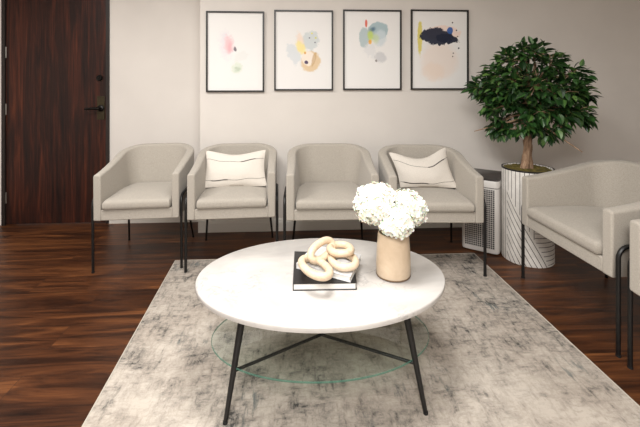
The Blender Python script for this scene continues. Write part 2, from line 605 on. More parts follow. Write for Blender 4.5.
# ------------------------------------------------------------------ chairs
def shell_mesh(W=0.60, D=0.61, Rc=0.185):
    """barrel shell: arms and back in one sweep, with rounded top edge"""
    hw = W / 2
    path = []                               # outer plan line, with outward normal
    for k in range(9):
        path.append((Vector((-hw, (D - Rc) * k / 9)), Vector((-1, 0))))
    for k in range(13):
        a = PI - (PI / 2) * k / 12
        nn = Vector((math.cos(a), math.sin(a)))
        path.append((Vector((-hw + Rc, D - Rc)) + nn * Rc, nn))
    for k in range(1, 8):
        path.append((Vector((-hw + Rc + (W - 2 * Rc) * k / 8, D)), Vector((0, 1))))
    for k in range(13):
        a = PI / 2 - (PI / 2) * k / 12
        nn = Vector((math.cos(a), math.sin(a)))
        path.append((Vector((hw - Rc, D - Rc)) + nn * Rc, nn))
    for k in range(1, 10):
        path.append((Vector((hw, (D - Rc) * (1 - k / 9))), Vector((1, 0))))
    bm = bmesh.new()
    rings = []
    for p, nn in path:
        s = max(0, min(1, p.y / D))
        zt = 0.672 + 0.119 * s ** 1.3
        th = 0.053 + 0.018 * s
        lean = 0.022 * s * s
        r = 0.017
        prof = [(0.0 - 0.012 * s, 0.357), (0.0, 0.367), (lean * 0.5, 0.52), (lean, zt - r)]
        for k in range(1, 4):
            a = PI / 2 * k / 4
            prof.append((lean - r + r * math.cos(a), zt - r + r * math.sin(a)))
        prof.append((lean - r, zt))
        prof.append((lean - th + r, zt))
        for k in range(1, 4):
            a = PI / 2 * k / 4
            prof.append((lean - th + r - r * math.sin(a), zt - r + r * math.cos(a)))
        prof += [(lean - th, zt - r), (-th - 0.02 * s, 0.52), (-th - 0.03 * s, 0.43), (-th - 0.03 * s, 0.355)]
        rings.append([bm.verts.new((p.x + nn.x * o, p.y + nn.y * o, z)) for o, z in prof])
    m = len(rings[0])
    for i in range(len(rings) - 1):
        for k in range(m):
            bm.faces.new((rings[i][k], rings[i][(k + 1) % m], rings[i + 1][(k + 1) % m], rings[i + 1][k]))
    bm.faces.new(rings[0]); bm.faces.new(rings[-1][::-1])
    return bm

def cushion_mesh(x0, x1, y0, y1, zb, zt, crown=0.018):
    bm = bmesh.new()
    nx, ny = 18, 18
    r = 0.026
    def plan(u, v):
        # rounded back corners following the barrel
        x = x0 + (x1 - x0) * u; y = y0 + (y1 - y0) * v
        cx = (x0 + x1) / 2; hwx = (x1 - x0) / 2
        lim = 1.0 - 0.24 * max(0, (v - 0.55) / 0.45) ** 2.2
        fr = 1.0 - 0.03 * max(0, (0.08 - v) / 0.08)
        return cx + (x - cx) * lim * fr, y
    # ring profile from bottom to top, then grid top
    def ring(off, z):
        pts = []
        for i in range(nx): pts.append((i / nx, 0))
        for i in range(ny): pts.append((1, i / ny))
        for i in range(nx): pts.append((1 - i / nx, 1))
        for i in range(ny): pts.append((0, 1 - i / ny))
        out = []
        cx, cy = (x0 + x1) / 2, (y0 + y1) / 2
        for u, v in pts:
            x, y = plan(u, v)
            dx = off / ((x1 - x0) / 2); dy = off / ((y1 - y0) / 2)
            out.append(bm.verts.new((cx + (x - cx) * (1 - dx), cy + (y - cy) * (1 - dy), z)))
        return out
    prof = [(0.012, zb), (0.003, zb + 0.006)]
    for k in range(1, 3): prof.append((0.0, zb + 0.006 + (zt - r - zb - 0.006) * k / 2))
    for k in range(1, 5):
        a = PI / 2 * k / 4
        prof.append((r - r * math.cos(a), zt - r + r * math.sin(a)))
    rings = [ring(o, z) for o, z in prof]
    N = len(rings[0])
    for i in range(len(rings) - 1):
        for k in range(N):
            bm.faces.new((rings[i][k], rings[i][(k + 1) % N], rings[i + 1][(k + 1) % N], rings[i + 1][k]))
    bm.faces.new(rings[0][::-1])
    # domed top in concentric rings
    cx, cy = (x0 + x1) / 2, (y0 + y1) / 2
    prev = rings[-1]
    for q in range(1, 6):
        f = 1 - q / 6
        cur = []
        for v in rings[-1]:
            cur.append(bm.verts.new((cx + (v.co.x - cx) * f, cy + (v.co.y - cy) * f, zt + crown * (1 - f * f))))
        for k in range(N):
            bm.faces.new((prev[k], prev[(k + 1) % N], cur[(k + 1) % N], cur[k]))
        prev = cur
    bm.faces.new(prev)
    return bm

def make_chair():
    t = thing('armchair', '', 'armchair')
    link('shell', shell_mesh(), M['fabric'], t, 50)
    bevel(t.children[0], 0.012, 4, 60)
    bm = bmesh.new(); add_box(bm, -0.250, 0.250, 0.004, 0.50, 0.357, 0.430)
    o = link('seat_base', bm, M['fabric'], t); bevel(o, 0.006, 2)
    link('seat_cushion', cushion_mesh(-0.241, 0.241, -0.012, 0.505, 0.4305, 0.496), M['fabric'], t, 60)
    for s in (-1, 1):
        bm = bmesh.new()
        x = 0.3105 * s
        pts = [(x, 0.02, 0.004), (x, 0.02, 0.24), (x, 0.02, 0.455)]
        for k in range(1, 7):
            a = PI / 2 * k / 6
            pts.append((x, 0.02 + 0.055 * (1 - math.cos(a)), 0.455 + 0.055 * math.sin(a)))
        pts += [(x, 0.19, 0.512), (x, 0.27, 0.514)]
        for k in range(1, 5):
            a = PI / 2 * k / 4
            pts.append((x - s * 0.03 * (1 - math.cos(a)), 0.27 + 0.03 * math.sin(a), 0.514))
        add_tube(bm, pts, 0.0095, 12)
        lg = link('front_leg', bm, M['metal'], t)
        bm = bmesh.new(); add_lathe(bm, [(0, 0), (0.0105, 0), (0.0105, 0.008), (0, 0.008)], 12, x, 0.02)
        link('glide', bm, M['glide'], lg)
        bm = bmesh.new()
        add_tube(bm, [(0.272 * s, 0.575, 0.004), (0.240 * s, 0.48, 0.359)], [0.0075, 0.0105], 12)
        lg = link('rear_leg', bm, M['metal'], t)
        bm = bmesh.new(); add_lathe(bm, [(0, 0), (0.0088, 0), (0.0088, 0.008), (0, 0.008)], 12, 0.272 * s, 0.575)
        link('glide', bm, M['glide'], lg)
    # dark brackets under the seat
    bm = bmesh.new(); add_box(bm, -0.225, 0.225, 0.46, 0.50, 0.347, 0.357)
    link('under_bracket', bm, M['metal'], t)
    return t

def copy_tree(o, parent=None):
    c = o.copy(); COL.objects.link(c)
    if parent: c.parent = parent
    for ch in list(o.children):
        copy_tree(ch, c)
    return c

chair0 = make_chair()
G1, G2 = 'armchairs in a row against the back wall', 'armchairs along the right side'
spots = [
    ((-1.108, 2.748, 0), 3, (0.945, 1, 1), 'beige barrel armchair without a pillow, nearest the dark wooden door', G1),
    ((-0.457, 2.71, 0), 3, (1.0, 1, 1), 'beige barrel armchair holding an upright cream pillow, below the pink watercolour print', G1),
    ((0.236, 2.64, 0), -1, (1.06, 1.04, 1.0), 'beige barrel armchair with no pillow, between the two chairs that hold pillows', G1),
    ((0.922, 2.55, 0), -4, (1.055, 1.03, 1.0), 'beige barrel armchair with a slanted cream pillow, beside the white air purifier', G1),
    ((1.490, 2.149, 0), -88.5, (1.215, 1, 1.02), 'wide beige barrel armchair with empty seat in front of the striped planter', G2),
    ((1.492, 1.320, 0), -90, (1.215, 1, 1.02), 'beige armchair cut off by the right edge, only its arm corner and leg showing', G2),
]
for i, (loc, rz, scl, lab, g) in enumerate(spots):
    c = chair0 if i == 0 else copy_tree(chair0)
    c.location = loc; c.rotation_euler = (R(-0.62) if i in (1, 2, 3) else 0, R(-0.3) if i == 0 else 0, R(rz)); c.scale = scl
    if i in (1, 2, 3): c.location.z = 0.0068
    if i == 0: c.location.z = 0.0025
    tag(c, lab, 'armchair', g)

# ------------------------------------------------------------------ pillows
def pillow(TL, TR, BL, BR, thick, sag, lines, label, bulge_dir=(0, -1, 0.25)):
    TL, TR, BL, BR = map(Vector, (TL, TR, BL, BR))
    nrm = (TR - TL).cross(TL - BL).normalized()
    if nrm.y > 0: nrm = -nrm
    cen = (TL + TR + BL + BR) / 4
    N, K = 28, 20
    def P(u, v, side):
        # pinched edges between pointed corners
        pu = 0.035 * math.sin(PI * v) ** 1.0; pv = 0.10 * math.sin(PI * u)
        uu = u * (1 - 2 * pu) + pu
        vt = 1 - (pv * 0.35 + sag * math.sin(PI * u) ** 1.5)
        vb = pv * 0.12
        vv = vb + v * (vt - vb)
        p = BL.lerp(BR, uu).lerp(TL.lerp(TR, uu), vv)
        h = (max(0, math.sin(PI * u)) ** 0.55) * (max(0, math.sin(PI * v)) ** 0.55)
        wr = noise.noise(Vector((u * 4, v * 4, side * 3 + thick * 50))) * 0.006
        return p + nrm * side * (thick / 2 * h + wr * h)
    bm = bmesh.new()
    grid = {}
    for s in (1, -1):
        for i in range(N + 1):
            for j in range(K + 1):
                edge = i in (0, N) or j in (0, K)
                if s == -1 and edge: grid[(s, i, j)] = grid[(1, i, j)]
                else: grid[(s, i, j)] = bm.verts.new(P(i / N, j / K, s) - cen)
        for i in range(N):
            for j in range(K):
                bm.faces.new((grid[(s, i, j)], grid[(s, i + 1, j)], grid[(s, i + 1, j + 1)], grid[(s, i, j + 1)]))
    o = link('throw_pillow', bm, M['pillow'], None, 70)
    o.location = cen
    tag(o, label, 'pillow', 'cream throw pillows on the armchairs')
    for ln in lines:
        bm = bmesh.new()
        pts = []
        rads = []
        for k in range(33):
            u = k / 32
            v = ln[0] + ln[1] * math.sin(PI * u) + ln[2] * (u - 0.5) + 0.012 * math.sin(u * 17 + ln[0] * 9)
            pts.append(P(u * 0.98 + 0.01, v, 1) - cen + nrm * 0.0006)
            rads.append(0.0032 if ln[3] < u < ln[4] else 0.0011)
        add_tube(bm, pts, rads, 6)
        link('stitched_line', bm, M['thread'], o)
    return o

pillow((-0.725, 3.11, 0.770), (-0.257, 3.10, 0.772), (-0.722, 2.99, 0.508), (-0.238, 3.0, 0.512), 0.10, 0.09,
       [(0.76, -0.03, 0.02, 0.62, 0.85), (0.20, -0.02, 0.05, 0.10, 0.38)],
       'upright cream lumbar pillow with two thin black stitched lines, in second armchair from the door')
pillow((0.690, 2.955, 0.770), (1.165, 3.03, 0.790), (0.765, 2.885, 0.518), (1.195, 2.865, 0.512), 0.10, 0.20,
       [(0.76, -0.10, 0.0, 0.55, 0.93), (0.16, -0.05, 0.03, 0.05, 0.50)],
       'slumped cream pillow with sagging top and black lines, in armchair beside the air purifier')

# ------------------------------------------------------------------ pictures
def blobs_material(name, paper, blobs):
    """watercolour: (cx, cz, rx, rz, colour, strength, softness, noise, angle)"""
    t = NT(name, 0.6, spec=0.3)
    tc = t.n('ShaderNodeTexCoord')
    x, y, z = t.sep(tc.outputs['Object'])
    nz = t.noise(tc.outputs['Object'], 14, 5, 0.7)
    nf = t.noise(tc.outputs['Object'], 34, 3, 0.6)
    col = lin(paper)
    for i, (cx, cz, rx, rz, c, st, soft, na, ang) in enumerate(blobs):
        ca, sa = math.cos(R(ang)), math.sin(R(ang))
        dx = t.math('SUBTRACT', x, cx); dz = t.math('SUBTRACT', z, cz)
        a = t.math('ADD', t.math('MULTIPLY', dx, ca / rx), t.math('MULTIPLY', dz, sa / rx))
        b = t.math('ADD', t.math('MULTIPLY', dx, -sa / rz), t.math('MULTIPLY', dz, ca / rz))
        d = t.math('SQRT', t.math('ADD', t.math('MULTIPLY', a, a), t.math('MULTIPLY', b, b)))
        d = t.math('ADD', d, t.math('MULTIPLY', t.math('SUBTRACT', nz, 0.5), na * 1.8))
        d = t.math('ADD', d, t.math('MULTIPLY', t.math('SUBTRACT', nf, 0.5), na * 1.2))
        m = t.math('SUBTRACT', 1.0, t.sstep(d, 1 - soft, 1.0))
        m = t.math('MULTIPLY', m, st)
        col = t.mix(m, col, lin(c))
    t.base(col)
    return t.m

def picture(x0, x1, z0, z1, blobs, label, paper=(236, 234, 231)):
    W, Hh = x1 - x0, z1 - z0
    cx, cz = (x0 + x1) / 2, (z0 + z1) / 2
    t = thing('framed_print', label, 'picture', (cx, YB - 0.001, cz), 0, 'framed abstract prints on the back wall')
    fw, dp = 0.0135, 0.022
    bm = bmesh.new()
    # four mitred rails
    o = [(-W / 2, -Hh / 2), (W / 2, -Hh / 2), (W / 2, Hh / 2), (-W / 2, Hh / 2)]
    n = [(-W / 2 + fw, -Hh / 2 + fw), (W / 2 - fw, -Hh / 2 + fw), (W / 2 - fw, Hh / 2 - fw), (-W / 2 + fw, Hh / 2 - fw)]
    v = {}
    for k in range(4):
        for nm, q in (('o', o[k]), ('n', n[k])):
            for d in (0, 1):
                v[(nm, k, d)] = bm.verts.new((q[0], -dp * d, q[1]))
    for k in range(4):
        j = (k + 1) % 4
        bm.faces.new((v[('o', k, 1)], v[('o', j, 1)], v[('n', j, 1)], v[('n', k, 1)]))
        bm.faces.new((v[('o', k, 0)], v[('n', k, 0)], v[('n', j, 0)], v[('o', j, 0)]))
        bm.faces.new((v[('o', k, 0)], v[('o', j, 0)], v[('o', j, 1)], v[('o', k, 1)]))
        bm.faces.new((v[('n', k, 0)], v[('n', k, 1)], v[('n', j, 1)], v[('n', j, 0)]))
    link('frame', bm, M['frame'], t, smooth=False)
    bm = bmesh.new(); add_box(bm, -W / 2 + fw, W / 2 - fw, -0.010, -0.004, -Hh / 2 + fw, Hh / 2 - fw)
    link('print', bm, blobs_material('print_paint', paper, blobs), t, smooth=False)
    return t

# picture 1 -- pink wash; picture coordinates are metres from the sheet's centre
picture(-0.798, -0.297, 1.222, 1.925, [
    (-0.075, 0.060, 0.085, 0.16, (228, 222, 226), 0.8, 0.6, 0.7, 10),
    (-0.055, 0.065, 0.052, 0.105, (240, 190, 192), 0.85, 0.6, 0.6, 0),
    (-0.050, 0.040, 0.022, 0.06, (236, 164, 172), 0.5, 0.8, 0.6, 0),
    (0.055, -0.035, 0.075, 0.05, (228, 228, 224), 0.7, 0.4, 0.8, 30),
    (0.000, 0.015, 0.014, 0.028, (110, 100, 108), 0.9, 0.4, 0.9, 20),
    (0.012, -0.140, 0.060, 0.055, (216, 224, 208), 0.8, 0.5, 0.9, 30),
    (0.015, -0.150, 0.025, 0.030, (176, 190, 166), 0.6, 0.8, 1.4, 50),
], 'black framed print with a soft pink wash on white, nearest the door')
picture(-0.210, 0.308, 1.234, 1.941, [
    (-0.085, -0.030, 0.060, 0.12, (216, 220, 222), 0.9, 0.3, 0.7, 30),
    (0.060, 0.085, 0.085, 0.11, (206, 212, 212), 0.9, 0.3, 0.7, 0),
    (-0.030, 0.065, 0.042, 0.125, (240, 216, 196), 0.8, 0.5, 0.5, 10),
    (-0.022, 0.020, 0.045, 0.10, (244, 228, 150), 0.85, 0.5, 0.6, 30),
    (0.060, -0.095, 0.095, 0.100, (222, 192, 146), 0.85, 0.2, 0.3, 0),
    (0.040, -0.070, 0.066, 0.070, (244, 232, 218), 0.95, 0.2, 0.3, 20),
    (0.090, -0.075, 0.020, 0.080, (196, 160, 110), 0.7, 0.4, 0.4, -15),
    (0.022, -0.105, 0.018, 0.018, (72, 54, 92), 0.95, 0.3, 0.5, 0),
    (0.012, -0.022, 0.012, 0.014, (226, 170, 80), 0.9, 0.3, 0.5, 0),
    (0.072, 0.150, 0.010, 0.010, (224, 220, 90), 0.9, 0.4, 0.5, 0),
    (0.105, 0.110, 0.010, 0.010, (214, 212, 96), 0.9, 0.4, 0.5, 0),
    (0.050, 0.110, 0.008, 0.008, (110, 110, 120), 0.9, 0.4, 0.5, 0),
    (0.100, 0.070, 0.008, 0.008, (110, 110, 120), 0.9, 0.4, 0.5, 0),
], 'black framed print with yellow, grey and a tan paint ring, second from the door')
picture(0.397, 0.920, 1.238, 1.950, [
    (0.050, 0.170, 0.100, 0.085, (160, 184, 190), 0.9, 0.15, 0.25, 10),
    (0.070, 0.110, 0.070, 0.100, (206, 216, 220), 0.8, 0.5, 0.4, 0),
    (-0.070, 0.110, 0.055, 0.100, (178, 194, 196), 0.9, 0.2, 0.3, 0),
    (0.000, 0.180, 0.050, 0.030, (70, 104, 128), 0.8, 0.8, 0.5, 30),
    (-0.018, 0.130, 0.040, 0.065, (196, 214, 96), 0.85, 0.6, 0.5, 0),
    (0.030, 0.100, 0.045, 0.060, (200, 214, 158), 0.7, 0.7, 0.5, 0),
    (-0.055, 0.235, 0.013, 0.040, (226, 108, 88), 0.95, 0.25, 0.3, 0),
    (-0.020, 0.070, 0.018, 0.026, (240, 178, 70), 0.95, 0.3, 0.5, 0),
    (-0.020, 0.000, 0.070, 0.075, (222, 222, 222), 0.7, 0.4, 0.9, 20),
    (0.075, -0.065, 0.065, 0.055, (200, 200, 202), 0.8, 0.4, 0.5, -30),
    (0.035, -0.095, 0.012, 0.014, (110, 100, 100), 0.8, 0.4, 0.6, 0),
], 'black framed print with blue green shapes and a small red mark, third from the door')
picture(1.006, 1.532, 1.240, 1.957, [
    (0.000, -0.100, 0.205, 0.200, (238, 222, 210), 0.7, 0.4, 0.15, 0),
    (-0.060, -0.200, 0.130, 0.110, (238, 216, 198), 0.5, 0.5, 0.25, 0),
    (0.030, 0.150, 0.180, 0.075, (240, 214, 200), 0.8, 0.2, 0.3, 0),
    (-0.180, 0.110, 0.026, 0.170, (222, 208, 110), 0.95, 0.25, 0.4, 0),
    (-0.030, 0.120, 0.150, 0.080, (34, 40, 60), 0.98, 0.10, 0.55, -3),
    (0.060, 0.100, 0.110, 0.045, (30, 36, 56), 0.98, 0.12, 0.7, -8),
    (0.095, 0.175, 0.032, 0.034, (48, 96, 168), 0.95, 0.2, 0.3, 0),
    (0.118, 0.245, 0.008, 0.008, (60, 40, 50), 0.9, 0.3, 0.4, 0),
    (0.155, 0.175, 0.009, 0.009, (40, 40, 60), 0.9, 0.3, 0.4, 0),
    (0.175, 0.015, 0.009, 0.009, (40, 40, 60), 0.9, 0.3, 0.4, 0),
    (0.125, -0.030, 0.007, 0.007, (60, 40, 50), 0.9, 0.3, 0.4, 0),
    (0.120, -0.060, 0.007, 0.007, (60, 40, 50), 0.9, 0.3, 0.4, 0),
    (0.165, 0.120, 0.007, 0.007, (60, 40, 50), 0.9, 0.3, 0.4, 0),
], 'black framed print with a dark navy paint stroke over peach, nearest the potted tree')

# ------------------------------------------------------------------ coffee table
TX, TY = 0.103, 1.745
tab = thing('coffee_table', 'oval white marble coffee table on black legs with a lower glass shelf', 'coffee table', (TX, TY, 0.0065))
TH = 0.4435
bm = bmesh.new()
prof = [(0, TH - 0.024), (0.985, TH - 0.024), (0.997, TH - 0.021), (1.0, TH - 0.014), (1.0, TH - 0.006), (0.997, TH - 0.002), (0.99, TH), (0, TH)]
add_lathe(bm, prof, 96, 0, 0, 0.547, 0.392)
link('tabletop', bm, M['marble'], tab)
FT = [(-0.380, -0.245), (0.395, -0.245), (0.0, 0.318)]
TP = [(-0.318, -0.135), (0.330, -0.135), (0.0, 0.225)]
def leg_at(i, z):
    f = z / 0.42
    return Vector((FT[i][0] + (TP[i][0] - FT[i][0]) * f, FT[i][1] + (TP[i][1] - FT[i][1]) * f, z))
for i in range(3):
    bm = bmesh.new()
    add_tube(bm, [leg_at(i, 0.004), leg_at(i, 0.2), leg_at(i, TH - 0.024)], [0.0085, 0.0125, 0.016], 14)
    lg = link('leg', bm, M['metal'], tab)
    bm = bmesh.new(); add_lathe(bm, [(0, 0), (0.0095, 0), (0.0095, 0.009), (0, 0.009)], 14, *leg_at(i, 0)[:2])
    link('glide', bm, M['glide'], lg)
    bm = bmesh.new()
    a = leg_at(i, 0.166)
    add_tube(bm, [a, (0.0, -0.0, 0.166)], 0.0065, 12)
    link('shelf_bar', bm, M['metal'], tab)
for s in ((-0.27, -0.16), (0.28, -0.16), (0, 0.19)):
    box_obj('mounting_plate', (s[0] - 0.04, s[0] + 0.04, s[1] - 0.03, s[1] + 0.03, TH - 0.029, TH - 0.0245), M['metal'], tab)
bm = bmesh.new()
gp = [(0, 0.1735), (0.996, 0.1735), (1.0, 0.1755), (1.0, 0.1795), (0.996, 0.1815), (0, 0.1815)]
add_lathe(bm, gp, 96, 0, 0, 0.482, 0.296, [0, 1, 1, 1, 0])
link('glass_shelf', bm, [M['glass'], M['glass_edge']], tab)

ZT = 0.4505
# ------------------------------------------------------------------ books
def book(name, label, corners, z0, z1, cover, inner, stripe=None):
    """corners: FL, FR, BR, BL on the table plane; spine on the left side"""
    FL, FR, BR, BL = [Vector((*c, 0)) for c in corners]
    cen = (FL + FR + BR + BL) / 4
    t = thing(name, label, 'book', (cen.x, cen.y, z0), 0, 'coffee table books stacked on the marble table')
    h = z1 - z0; ct = 0.0025
    def loc(u, v):
        return FL.lerp(FR, u).lerp(BL.lerp(BR, u), v) - cen
    def slab(bm, u0, u1, v0, v1, a, b):
        pts = [loc(u0, v0), loc(u1, v0), loc(u1, v1), loc(u0, v1)]
        quad_slab(bm, [(p.x, p.y) for p in pts], a, b)
    bm = bmesh.new()
    slab(bm, 0, 1, 0, 1, 0, ct); slab(bm, 0, 1, 0, 1, h - ct, h); slab(bm, 0, 0.012, 0, 1, ct, h - ct)
    link('cover', bm, cover, t, smooth=False)
    bm = bmesh.new(); slab(bm, 0.013, 0.982, 0.015, 0.985, ct, h - ct)
    link('pages', bm, inner, t, smooth=False)
    if stripe:
        bm = bmesh.new(); slab(bm, *stripe, h, h + 0.0006)
        link('cover_band', bm, M['book_white'], t, smooth=False)
    return t
book('coffee_table_book', 'black covered square book with white page edges, lowest in the stack on the table',
     [(-0.022, 1.597), (0.240, 1.590), (0.262, 1.870), (-0.018, 1.905)], ZT + 0.0005, 0.480, M['book_black'], M['pages'])
book('coffee_table_book', 'white covered book lying askew on the black book under the pale linked ornament',
     [(-0.008, 1.725), (0.214, 1.590), (0.292, 1.795), (0.080, 1.915)], 0.481, 0.505, M['book_grey'], M['pages'])

# ------------------------------------------------------------------ linked ornament
orn = thing('chain_link_sculpture', 'pale wooden chain of thick knotted links resting on the stacked books', 'sculpture', (0.135, 1.72, 0.5055))
def chain_link(cx, cy, cz, la, lb, rz, tilt, roll, rad=0.0165, wav=0.0):
    bm = bmesh.new()
    mat = Matrix.Rotation(R(rz), 3, 'Z') @ Matrix.Rotation(R(tilt), 3, 'X') @ Matrix.Rotation(R(roll), 3, 'Y')
    pts = []
    for k in range(40):
        a = 2 * PI * k / 40
        p = Vector((lb * math.cos(a), la * math.copysign(abs(math.sin(a)) ** 0.85, math.sin(a)), wav * math.cos(2 * a)))
        pts.append(mat @ p + Vector((cx, cy, cz)))
    add_tube(bm, pts, rad, 14, closed=True)
    link('link', bm, M['palewood'], orn, 80)
chain_link(-0.064, -0.088, 0.024, 0.100, 0.046, 20, -3, 4)
chain_link(-0.030, 0.020, 0.047, 0.074, 0.030, -42, 8, 58)
chain_link(0.062, -0.022, 0.019, 0.050, 0.068, -78, 0, 0)
chain_link(0.054, 0.022, 0.050, 0.046, 0.062, -84, 0, -6)

# ------------------------------------------------------------------ vase and flowers
VX, VY = 0.421, 1.708
vase = thing('vase', 'tall glazed beige ceramic vase holding white flowers on the marble table', 'vase', (VX, VY, ZT + 0.0005))
bm = bmesh.new()
add_lathe(bm, [(0, 0.0), (0.064, 0.0), (0.072, 0.003), (0.0755, 0.012), (0.0755, 0.06), (0.073, 0.12), (0.069, 0.17), (0.067, 0.185),
               (0.065, 0.190), (0.061, 0.187), (0.060, 0.17), (0.066, 0.02), (0, 0.016)], 56)
link('vase_body', bm, M['vase'], vase)
bm = bmesh.new(); add_lathe(bm, [(0.0665, 0.0005), (0.0735, 0.0025), (0.0762, 0.0065), (0.0757, 0.009)], 56)
link('foot_ring', bm, NT('vase_foot', 0.6, (120, 96, 72)).m, vase)

rnd = random.Random(5)
def hydrangea(c, r, sq, label, n):
    c = Vector(c)
    base = Vector((VX + (c.x - VX) * 0.25, VY + (c.y - VY) * 0.25, ZT + 0.03))
    t = thing('hydrangea', label, 'flower', base, 0, 'white hydrangea heads in the vase')
    cc = c - base
    bm = bmesh.new()
    ga = PI * (3 - 5 ** 0.5)
    for i in range(n):
        zz = 1 - 2 * (i + 0.5) / n
        if zz < -0.80: continue
        a = i * ga
        d = Vector((math.sqrt(1 - zz * zz) * math.cos(a), math.sqrt(1 - zz * zz) * math.sin(a), zz))
        rr = r * (1 + 0.10 * noise.noise(d * 2.2 + c * 9) + rnd.uniform(-0.09, 0.05))
        p = cc + Vector((d.x * rr, d.y * rr, d.z * rr * sq))
        nrm = (d + Vector((rnd.uniform(-.35, .35), rnd.uniform(-.35, .35), rnd.uniform(-.35, .35)))).normalized()
        tx = nrm.orthogonal().normalized(); ty = nrm.cross(tx)
        rot = rnd.uniform(0, PI)
        s = rnd.uniform(0.012, 0.0165)
        for q in range(4):
            b = rot + q * PI / 2
            dr = tx * math.cos(b) + ty * math.sin(b); sd = nrm.cross(dr)
            pts = [p, p + dr * s * 0.5 + sd * s * 0.48 + nrm * s * 0.10, p + dr * s * 0.95 + sd * s * 0.30 + nrm * s * 0.26,
                   p + dr * s * 1.08 + nrm * s * 0.22,
                   p + dr * s * 0.95 - sd * s * 0.30 + nrm * s * 0.26, p + dr * s * 0.5 - sd * s * 0.48 + nrm * s * 0.10]
            vs = [bm.verts.new(x) for x in pts]
            m = bm.verts.new(p + dr * s * 0.6 + nrm * s * 0.06)
            for k in range(6):
                bm.faces.new((m, vs[k], vs[(k + 1) % 6]))
    link('petals', bm, M['petal'], t, 60)
    bm = bmesh.new()
    bmesh.ops.create_icosphere(bm, subdivisions=3, radius=1)
    for v in bm.verts: v.co = Vector((v.co.x * r * 0.86, v.co.y * r * 0.86, v.co.z * r * 0.86 * sq)) + cc
    link('flower_core', bm, M['core'], t)
    bm = bmesh.new()
    add_tube(bm, smooth_path([(0, 0, 0), (0, 0, 0.10), cc * 0.6 + Vector((0, 0, 0.03)), cc - Vector((0, 0, r * 0.5 * sq))], 5), 0.004, 8)
    link('stem', bm, M['stem'], t)
hydrangea((0.350, 1.715, 0.762), 0.098, 0.90, 'large white hydrangea head leaning out on the side toward the linked ornament', 330)
hydrangea((0.480, 1.720, 0.738), 0.086, 0.88, 'white hydrangea head on the side of the vase facing the air purifier', 270)
hydrangea((0.418, 1.650, 0.705), 0.072, 0.85, 'low white hydrangea head at the front, drooping over the vase rim', 200)

# ------------------------------------------------------------------ air purifier
A = Vector((1.283, 3.000)); B = Vector((1.495, 2.838))
ang = math.atan2(B.y - A.y, B.x - A.x)
pw, pd, ph = 0.275, 0.33, 0.575
org = A.lerp(B, 0.5)
pur = thing('air_purifier', 'white upright air purifier with dark top and perforated grille, beside the striped planter', 'air purifier', (org.x, org.y, 0), ang)
def round_rect(hw, y0, y1, r, seg=6):
    pts = []
    for cx, cy, a0 in ((hw - r, y0 + r, -90), (hw - r, y1 - r, 0), (-hw + r, y1 - r, 90), (-hw + r, y0 + r, 180)):
        for k in range(seg + 1):
            a = R(a0 + 90 * k / seg)
            pts.append((cx + r * math.cos(a), cy + r * math.sin(a)))
    return pts
def prism(bm, prof):
    """prof: list of (inset, z) using rounded rectangle"""
    rings = []
    for ins, z in prof:
        rings.append([bm.verts.new((x, y, z)) for x, y in round_rect(pw / 2 - ins, ins, pd - ins, 0.035 - ins * 0.5)])
    n = len(rings[0])
    for i in range(len(rings) - 1):
        for k in range(n):
            bm.faces.new((rings[i][k], rings[i][(k + 1) % n], rings[i + 1][(k + 1) % n], rings[i + 1][k]))
    bm.faces.new(rings[0][::-1]); bm.faces.new(rings[-1])
bm = bmesh.new(); prism(bm, [(0.012, 0.006), (0.002, 0.012), (0, 0.02), (0, 0.500)])
link('body', bm, M['white_plastic'], pur)
bm = bmesh.new(); prism(bm, [(0.003, 0.500), (0.003, 0.506)])
link('seam', bm, M['dark_plastic'], pur)
bm = bmesh.new(); prism(bm, [(0, 0.506), (0, 0.553), (0.003, 0.557)])
link('collar', bm, M['white_plastic'], pur)
bm = bmesh.new(); prism(bm, [(0.003, 0.557), (0.001, 0.560), (0.002, ph - 0.003), (0.006, ph)])
link('top_panel', bm, M['dark_plastic'], pur)
bm = bmesh.new(); add_box(bm, -pw / 2 + 0.030, pw / 2 - 0.030, -0.003, 0.001, 0.045, 0.490)
o = link('grille', bm, M['grille'], pur); bevel(o, 0.001, 1)
for k in (-1, 1):
    for j in (0.05, pd - 0.05):
        bm = bmesh.new()
        add_lathe(bm, [(0, 0), (0.014, 0), (0.014, 0.008), (0, 0.008)], 14, k * 0.09, j)
        link('foot', bm, M['glide'], pur)

# ------------------------------------------------------------------ potted ficus
PX, PY = 1.705, 2.815
view = math.atan2(-PX, -PY)              # the planter's patterned side
pot = thing('potted_ficus_tree', 'leafy artificial ficus tree with thick trunk in a white striped cylindrical planter', 'potted tree', (PX, PY, 0))
rp, hp = 0.176, 0.672
bm = bmesh.new()
add_lathe(bm, [(0, 0), (rp - 0.004, 0), (rp, 0.004), (rp, hp - 0.004), (rp - 0.002, hp), (rp - 0.012, hp), (rp - 0.014, hp - 0.004), (rp - 0.014, hp - 0.05), (0, hp - 0.05)], 72)
pl = link('planter', bm, M['planter'], pot)
pl.rotation_euler.z = math.atan2(-PX, PY) * 1.0
bm = bmesh.new(); add_lathe(bm, [(rp + 0.0012, hp - 0.008), (rp + 0.0012, hp + 0.001), (rp - 0.010, hp + 0.001)], 72)
link('rim', bm, M['book_black'], pot)
bm = bmesh.new()
rings = []
for i in range(9):
    rr = (rp - 0.0145) * i / 8
    if i == 0: rings.append([bm.verts.new((0, 0, hp + 0.004))]); continue
    rings.append([bm.verts.new((rr * math.cos(2 * PI * k / 40), rr * math.sin(2 * PI * k / 40),
                 hp - 0.004 - 0.006 * (i == 8) + 0.012 * noise.noise(Vector((rr * 30 * math.cos(2 * PI * k / 40), rr * 30 * math.sin(2 * PI * k / 40), 2))))) for k in range(40)])
